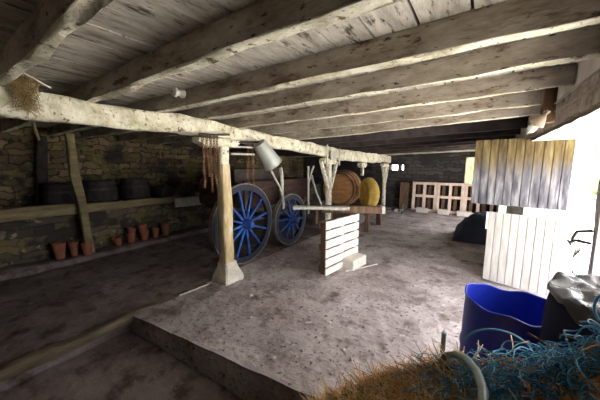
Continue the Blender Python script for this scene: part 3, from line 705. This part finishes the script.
# dark tarpaulin heap by the doors
b = MB(); g = bmesh.ops.create_grid(b.bm, x_segments=36, y_segments=36, size=1)
for v in b.bm.verts:
    x, y = v.co.x, v.co.y; r_ = max(abs(x), abs(y))
    z = max(0, 1 - abs(x) ** 2.2) * max(0, 1 - abs(y) ** 2.2)
    f = .06 * nz((x * 3, y * 3, 1)) + .03 * nz((x * 8, y * 8, 2))
    v.co = Vector((x * .44, y * .55, .76 * (z ** .6) * (.75 + .25 * x) + f * (1 if z > .05 else .2) + .01))
bmesh.ops.solidify(b.bm, geom=list(b.bm.faces), thickness=.01)
o = b.build('tarpaulin', 'tarp', smooth=True); o.location = (.02, 7.0, .02); tag(o, 'dark blue tarpaulin heaped on the floor beyond the open doors', 'tarpaulin')

# ---------------------------------------------------------------- stable door, two leaves
def leaf(name, lab, free, hinge, z0, z1, mat, nb, ledge):
    fx, hx = Vector(free), Vector(hinge); d = fx - hx; L_ = d.length; ang = math.atan2(d.y, d.x)
    t = thing(name, lab, 'door', (hx.x, hx.y, z0), ang); t['kind'] = 'thing'
    w = L_ / nb; h = z1 - z0
    for k in range(nb):
        b = MB(); b.box((w * (k + .5), 0, h / 2 + .004 * nz((k * 3.3, 0, 0))), (w - .007, .026, h + .006 * nz((k * 1.7, 2, 0))), bevel=.004); b.box((w * (k + 1), -.007, h / 2), (.016, .008, h - .01)) if k < nb - 1 else None; b.build('board', mat, t)
    s = -1   # ledges on the side away from the camera
    for z in ledge:
        b = MB(); b.box((L_ / 2, -.03, z), (L_ - .04, .03, .10), bevel=.003); b.build('ledge', mat, t)
    b = MB(); b.box((.3, .017, ledge[0]), (.62, .006, .035)); b.build('strap_hinge', 'darkiron', t) if False else b.bm.free()
    return t
# local +Y of the leaf (hinge -> free edge points to -X) faces the camera
leaf('stable_door_upper_leaf', 'upper half of the stable door, ochre boards, swung inwards', (-.09, 4.44), (.87, 4.30), 1.115, 1.985, 'door_up', 11, (.12, .74))
leaf('stable_door_lower_leaf', 'lower half of the stable door, bleached pale boards, swung inwards', (.13, 4.47), (.86, 4.25), .03, 1.01, 'door_lo', 9, (.14, .84))
b = MB(); b.box((.120, 4.475, .88), (.022, .03, .24)); tag(b.build('latch_strip', 'porcelain'), 'short white strip at the free edge of the lower door leaf', 'latch')

# post and hook at the near side of the doorway
b = MB(); b.timber([(.655, 2.36, -.03), (.66, 2.36, 1.0), (.65, 2.37, 1.945)], .10, .10, seed=51, wob=.012)
tag(b.build('timber_post', 'palegrey', smooth=True), 'rough pale doorway post at the right edge of the view', 'post')
hk = thing('iron_hook', 'dark iron latch hook with loose wire sticking out of the doorway post', 'hook', (.60, 2.36, 1.18))
b = MB(); b.tube([(.0, 0, .06), (-.04, .10, .03), (-.03, .22, -.04), (-.01, .30, -.09)], .010); b.tube([(0, 0, -.02), (-.04, .10, -.03), (-.03, .26, -.08)], .010); b.torus(.018, .007, Matrix.Translation((-.02, .33, -.10)) @ Matrix.Rotation(R(60), 4, 'Y'), n=14); b.build('hook', 'darkiron', hk, smooth=True)
b = MB()
for k in range(5): b.tube([(-.02, .02 + k * .03, -.02), (-.03, .05 + k * .03, -.10 - .02 * k), (-.01, .03 + k * .035, -.20), (-.03, .06 + k * .02, -.27)], .003, 5)
b.build('wire', 'darkiron', hk, smooth=True)

# ---------------------------------------------------------------- lamp, cables, insulator
lp = thing('hanging_lamp', 'bare white bulb with a beige shade hanging by the doorway lintel', 'lamp', (.36, 2.72, 2.02))
b = MB(); mt = Matrix.Translation((0, 0, 0)) @ rot_to((-.5, .4, -.75))
b.lathe([(.018, 0), (.03, .02), (.055, .075), (.052, .075), (.026, .022), (.015, .0)], n=24, mat=mt); b.build('shade', 'cardb', lp, smooth=True)
b = MB(); b.lathe([(.001, -.04), (.014, -.04), (.014, .02), (.001, .02)], n=14, mat=mt); b.build('socket', 'cardb', lp, smooth=True)
b = MB(); b.lathe([(.001, .02), (.012, .03), (.016, .06), (.028, .09), (.031, .11), (.026, .135), (.012, .15), (.001, .152)], n=20, mat=mt); b.build('bulb', 'porcelain', lp, smooth=True)
b = MB(); b.timber([(.41, 2.92, 1.985), (.41, 2.92, 2.25)], .08, .10, seed=61, wob=.006); tag(b.build('wooden_block', 'oldwood', smooth=True), 'brown timber block behind the hanging lamp', 'block')
def cable(lab, pts): b = MB(); b.tube(pts, .006, 6); tag(b.build('cable', 'cable', smooth=True), lab, 'cable')
cable('upper grey cable running from the lamp along the wall top', [(.43, 2.86, 2.12), (.45, 2.4, 2.13), (.46, 1.9, 2.13), (.46, 1.0, 2.13), (.46, 0, 2.14)])
cable('lower grey cable running along the lintel to the lamp', [(.44, 2.86, 2.06), (.47, 2.3, 2.065), (.475, 1.5, 2.07), (.475, .5, 2.08)])
cable('short slack cable from the lamp to the ochre door leaf', [(.36, 2.72, 2.05), (.34, 2.9, 1.99), (.33, 3.2, 1.95), (.36, 3.6, 1.97), (.40, 4.0, 2.05)])
ins = thing('insulator', 'white porcelain insulator knob fixed to the side of a joist above the beam', 'insulator', (-2.36, 1.50, 2.30))
b = MB(); mt = Matrix.Rotation(R(90), 4, 'X')
b.lathe([(.001, -.01), (.028, -.01), (.030, .01), (.019, .022), (.019, .034), (.032, .046), (.030, .062), (.012, .068), (.001, .068)], n=20, mat=mt); b.build('knob', 'porcelain', ins, smooth=True)
b = MB(); b.lathe([(.001, .065), (.006, .065), (.006, .080), (.001, .080)], n=8, mat=mt); b.build('screw', 'darkiron', ins)
ins.scale = (1.35,) * 3; ins.location = (-2.36, 1.50, 2.31)

# ---------------------------------------------------------------- blue drum, cut open, and the dark one beside it
DC = Vector((.185, 1.88, 0)); DR = .205
dr = thing('plastic_drum', 'open blue plastic drum with a wavy cut rim near the doorway', 'drum', DC)
def rimz(a):   # a = direction angle; higher on the far side, dipping at the near right
    return .865 + .012 * math.cos(2 * a) - .022 * math.exp(-((a - 5.3) / .5) ** 2) + .010 * math.sin(3 * a) + .006 * math.sin(7 * a)
b = MB(); n = 64; rings = []
zs = [0.0, .02, .25, .27, .30, .32, .58, .60, .63, .65, .80, .88, .95, 1.0]
def rad(u): return DR * (1.02 + .035 * (1 if .29 < u < .32 or .62 < u < .65 else 0) + .03 * math.sin(u * PI)) * (.94 if u < .01 else 1)
for u in zs:
    rings.append([Vector((rad(u) * math.cos(2 * PI * k / n), rad(u) * math.sin(2 * PI * k / n), u * rimz(2 * PI * k / n))) for k in range(n)])
for u in reversed(zs[1:]):
    rings.append([Vector(((rad(u) - .006) * math.cos(2 * PI * k / n), (rad(u) - .006) * math.sin(2 * PI * k / n), u * rimz(2 * PI * k / n) + .002)) for k in range(n)])
b.rings(rings, cap=True); b.build('body', 'bluedrum', dr, smooth=True)
b = MB(); b.tube([(rad(1) * 1.0 * math.cos(2 * PI * k / 64), rad(1) * math.sin(2 * PI * k / 64), rimz(2 * PI * k / 64)) for k in range(65)], .006, 6); b.build('cut_rim', 'bluedrum', dr, smooth=True)

d2 = thing('plastic_drum', 'nearly black drum topped with crumpled grey plastic, right of the blue one', 'drum', (.545, 1.55, 0))
b = MB(); prof = [(.001, 0), (.25, 0), (.26, .02), (.26, .34), (.268, .36), (.26, .39), (.26, .72), (.268, .74), (.26, .77), (.26, 1.0), (.25, 1.06), (.21, 1.09), (.001, 1.09)]
b.lathe(prof, n=48); b.build('body', 'navy', d2, smooth=True)
b = MB(); bmesh.ops.create_grid(b.bm, x_segments=40, y_segments=40, size=1)
for v in b.bm.verts:
    x, y = v.co.x, v.co.y; r_ = math.hypot(x, y); 
    sc = .27; f = .035 * nz((x * 2.3, y * 2.3, 3)) + .02 * nz((x * 6, y * 6, 5))
    z = 1.12 + f - max(0, r_ - .93) * .14
    rr_ = min(r_, .95 + .14 * (r_ - .95)) if r_ > .95 else r_
    q = rr_ / max(r_, 1e-6); v.co = Vector((x * q * sc, y * q * sc, z))
bmesh.ops.solidify(b.bm, geom=list(b.bm.faces), thickness=.008)
b.build('plastic_sheet', 'sheet', d2, smooth=True)

# ---------------------------------------------------------------- straw heap with blue twine
RIDGE = [(-.95, 1.36, -.25), (-.80, 1.36, .04), (-.73, 1.35, .16), (-.59, 1.35, .29), (-.44, 1.34, .44), (-.28, 1.32, .60), (-.12, 1.28, .74), (0.03, 1.22, .87), (.15, 1.14, 1.00), (.24, 1.08, 1.10), (.33, 1.05, 1.20), (.60, 1.05, 1.24), (.9, 1.05, 1.2), (1.05, 1.05, 1.0)]
RY = [(a, c) for a, c, d in RIDGE]; RZ = [(a, d) for a, c, d in RIDGE]
def heap(x, y):
    yr = lerp_tab(RY, x); zr = lerp_tab(RZ, x) - .02
    if y <= yr: z = zr - .28 * (yr - y) + .05 * math.sin((yr - y) * 5) 
    else: z = zr - (y - yr) * 7
    z += .025 * nz((x * 6, y * 6, 0)) + .012 * nz((x * 17, y * 17, 3))
    return max(z, -.40)
b, _ = grid(-.98, .47, .40, 1.56, 110, 90, heap)
hp = b.build('straw_heap', 'chaff'); tag(hp, 'heap of orange-brown straw at the bottom right foreground', 'straw', kind='stuff')
b = MB(); b2 = MB(); rr = random.Random(11)
for i in range(5200):
    x = rr.uniform(-.95, .43); yr = lerp_tab(RY, x); y = yr - abs(rr.gauss(0, .22)) + .04
    if y < .45: continue
    if x > -.12 and rr.random() < min(.93, .3 + (x + .12) * 3.5): continue
    z = heap(x, y) + rr.uniform(0, .015)
    L_ = rr.uniform(.03, .11) * (1.6 if x < -.1 and rr.random() < .15 else 1); a = rr.uniform(0, 2 * PI); el = rr.gauss(.25, .35)
    d = Vector((math.cos(a) * math.cos(el), math.sin(a) * math.cos(el), math.sin(el))) * L_
    c = Vector((x, y, z)); bend = Vector((rr.gauss(0, .01), rr.gauss(0, .01), rr.gauss(0, .01)))
    (b if i % 3 else b2).tube([c, c + d * .5 + bend, c + d], [.0026, .0022, .0014], 3, cap=False)
b.build('straw_blades', 'straw', hp); b2.build('straw_blades', 'palestraw', hp)
# blue twine tangle
b = MB(); rr = random.Random(23)
for i in range(850):
    x = min(.37, max(-.30, rr.gauss(.20, .17))); yr = lerp_tab(RY, x); y = max(.5, yr - abs(rr.gauss(.08, .18)) - .01)
    c = Vector((x, y, heap(x, y) + rr.uniform(-.01, .022))); pts = []
    R0 = rr.uniform(.015, .06); tl = Vector((rr.gauss(0, .5), rr.gauss(0, .5), 1)).normalized()
    s, u = frame_of(tl); a0 = rr.uniform(0, 6.28); span = rr.uniform(1.5, 5.5); n = 18
    for k in range(n):
        a = a0 + span * k / n; r_ = R0 * (1 + .25 * nz((k * .2, i, 0)))
        q = c + s * math.cos(a) * r_ + u * math.sin(a) * r_ * .8 + Vector((0, 0, .02 * nz((k * .25, i, 5)))) + Vector((.05, .02, .01)) * (k / n - .5)
        q.z = max(q.z, heap(q.x, q.y) - .01 if q.y < yr else q.z)
        pts.append(q)
    b.tube(pts, rr.choice((.0014, .0018, .0024)), 4, cap=False)
tw = b.build('twine_tangle', 'twine', smooth=True); tag(tw, 'tangle of blue baler twine lying over the straw at the bottom right', 'twine', kind='stuff')
b = MB()
def arc(cx, cy, cz, rx, rz_, a0, a1, ty=.2): return [(cx + rx * math.cos(a), cy + ty * rx * math.cos(a), cz + rz_ * math.sin(a)) for a in [a0 + (a1 - a0) * k / 24 for k in range(25)]]
b.tube(arc(.36, 1.10, 1.24, .055, .06, -.6, 3.9), .004, 6); tag(b.build('twine_loop', 'twine', smooth=True), 'large standing loop of blue cord above the tangle at the right', 'cord')
b = MB(); b.tube(arc(.10, 1.15, .95, .11, .10, .2, 2.8), .0035, 6); tag(b.build('twine_loop', 'twine', smooth=True), 'wide blue cord arch in front of the blue drum', 'cord')
# hose and enamelled tube
b = MB(); b.tube([(-.62, 1.28, .25), (-.50, 1.28, .37), (-.36, 1.26, .50), (-.22, 1.24, .63), (-.10, 1.21, .74), (-.03, 1.20, .80)], .014, 8)
tag(b.build('hose', 'hose', smooth=True), 'dark green hose lying along the top of the straw heap', 'hose')
b = MB(); b.tube([(-.085, 1.255, .76), (-.07, 1.25, .81), (-.03, 1.20, .865), (.01, 1.12, .91), (.04, 1.02, .945), (.055, .92, .965), (.055, .80, .97), (.05, .6, .93)], .0135, 12)
tag(b.build('metal_tube', 'enamel', smooth=True), 'curved grey-green metal tube emerging from the straw heap', 'tube')
b = MB(); b.box((-.085, 1.30, .835), (.02, .02, .10), bevel=.003); tag(b.build('stake', 'enamel'), 'short green stub standing in the straw by the drum', 'stake')

# small stones and bits on the floor
rr = random.Random(5)
def pebble(x, y, s, lab):
    b = MB(); bmesh.ops.create_icosphere(b.bm, subdivisions=2, radius=s)
    for v in b.bm.verts: v.co *= 1 + .5 * nz(v.co * 25 + Vector((x, y, 0))); v.co.z *= .6
    o = b.build('stone', 'plinth'); o.location = (x, y, rough(x, y) + s * .35); tag(o, lab, 'stone', group='loose stones on the concrete floor')
for (x, y, s, lab) in [(-2.30, 2.25, .030, 'small stone on the floor just right of the stone plinth'), (-1.95, 1.9, .02, 'tiny stone on the floor between the plinth and the step'), (-1.2, 2.3, .018, 'tiny stone on the floor in front of the concrete block'), (-.9, 2.0, .02, 'tiny stone in the middle of the raised floor')]:
    pebble(x, y, s, lab)
pole('stick', 'thin pale stick lying on the floor beyond the kerb, pointing at the plinth', 'stick', [(-3.02, 1.72, .02), (-2.98, 2.12, .02)], .010, 'palegrey', 21)

# greenery outside
def hedge(loc, s, lab, seed):
    b = MB(); bmesh.ops.create_icosphere(b.bm, subdivisions=4, radius=1)
    for v in b.bm.verts:
        v.co *= 1 + .22 * nz(v.co * 3 + Vector((seed, 0, 0))) + .15 * nz(v.co * 9); v.co = Vector((v.co.x * s[0], v.co.y * s[1], v.co.z * s[2] + s[2] * .9))
    o = b.build('bush', 'leaf'); o.location = loc; tag(o, lab, 'bush')
hedge((-.3, 13.2, -.1), (1.2, .7, 1.4), 'green bush outside the narrow window in the far wall', 2)
hedge((6.5, 19.0, -.1), (2.2, 1.5, 2.2), 'green bush in the bright yard seen through the doorway', 5)
b, _ = grid(-12, 1.0, 10.9, 40, 6, 8, lambda x, y: -.06); struct('ground_rear', b, 'ground')
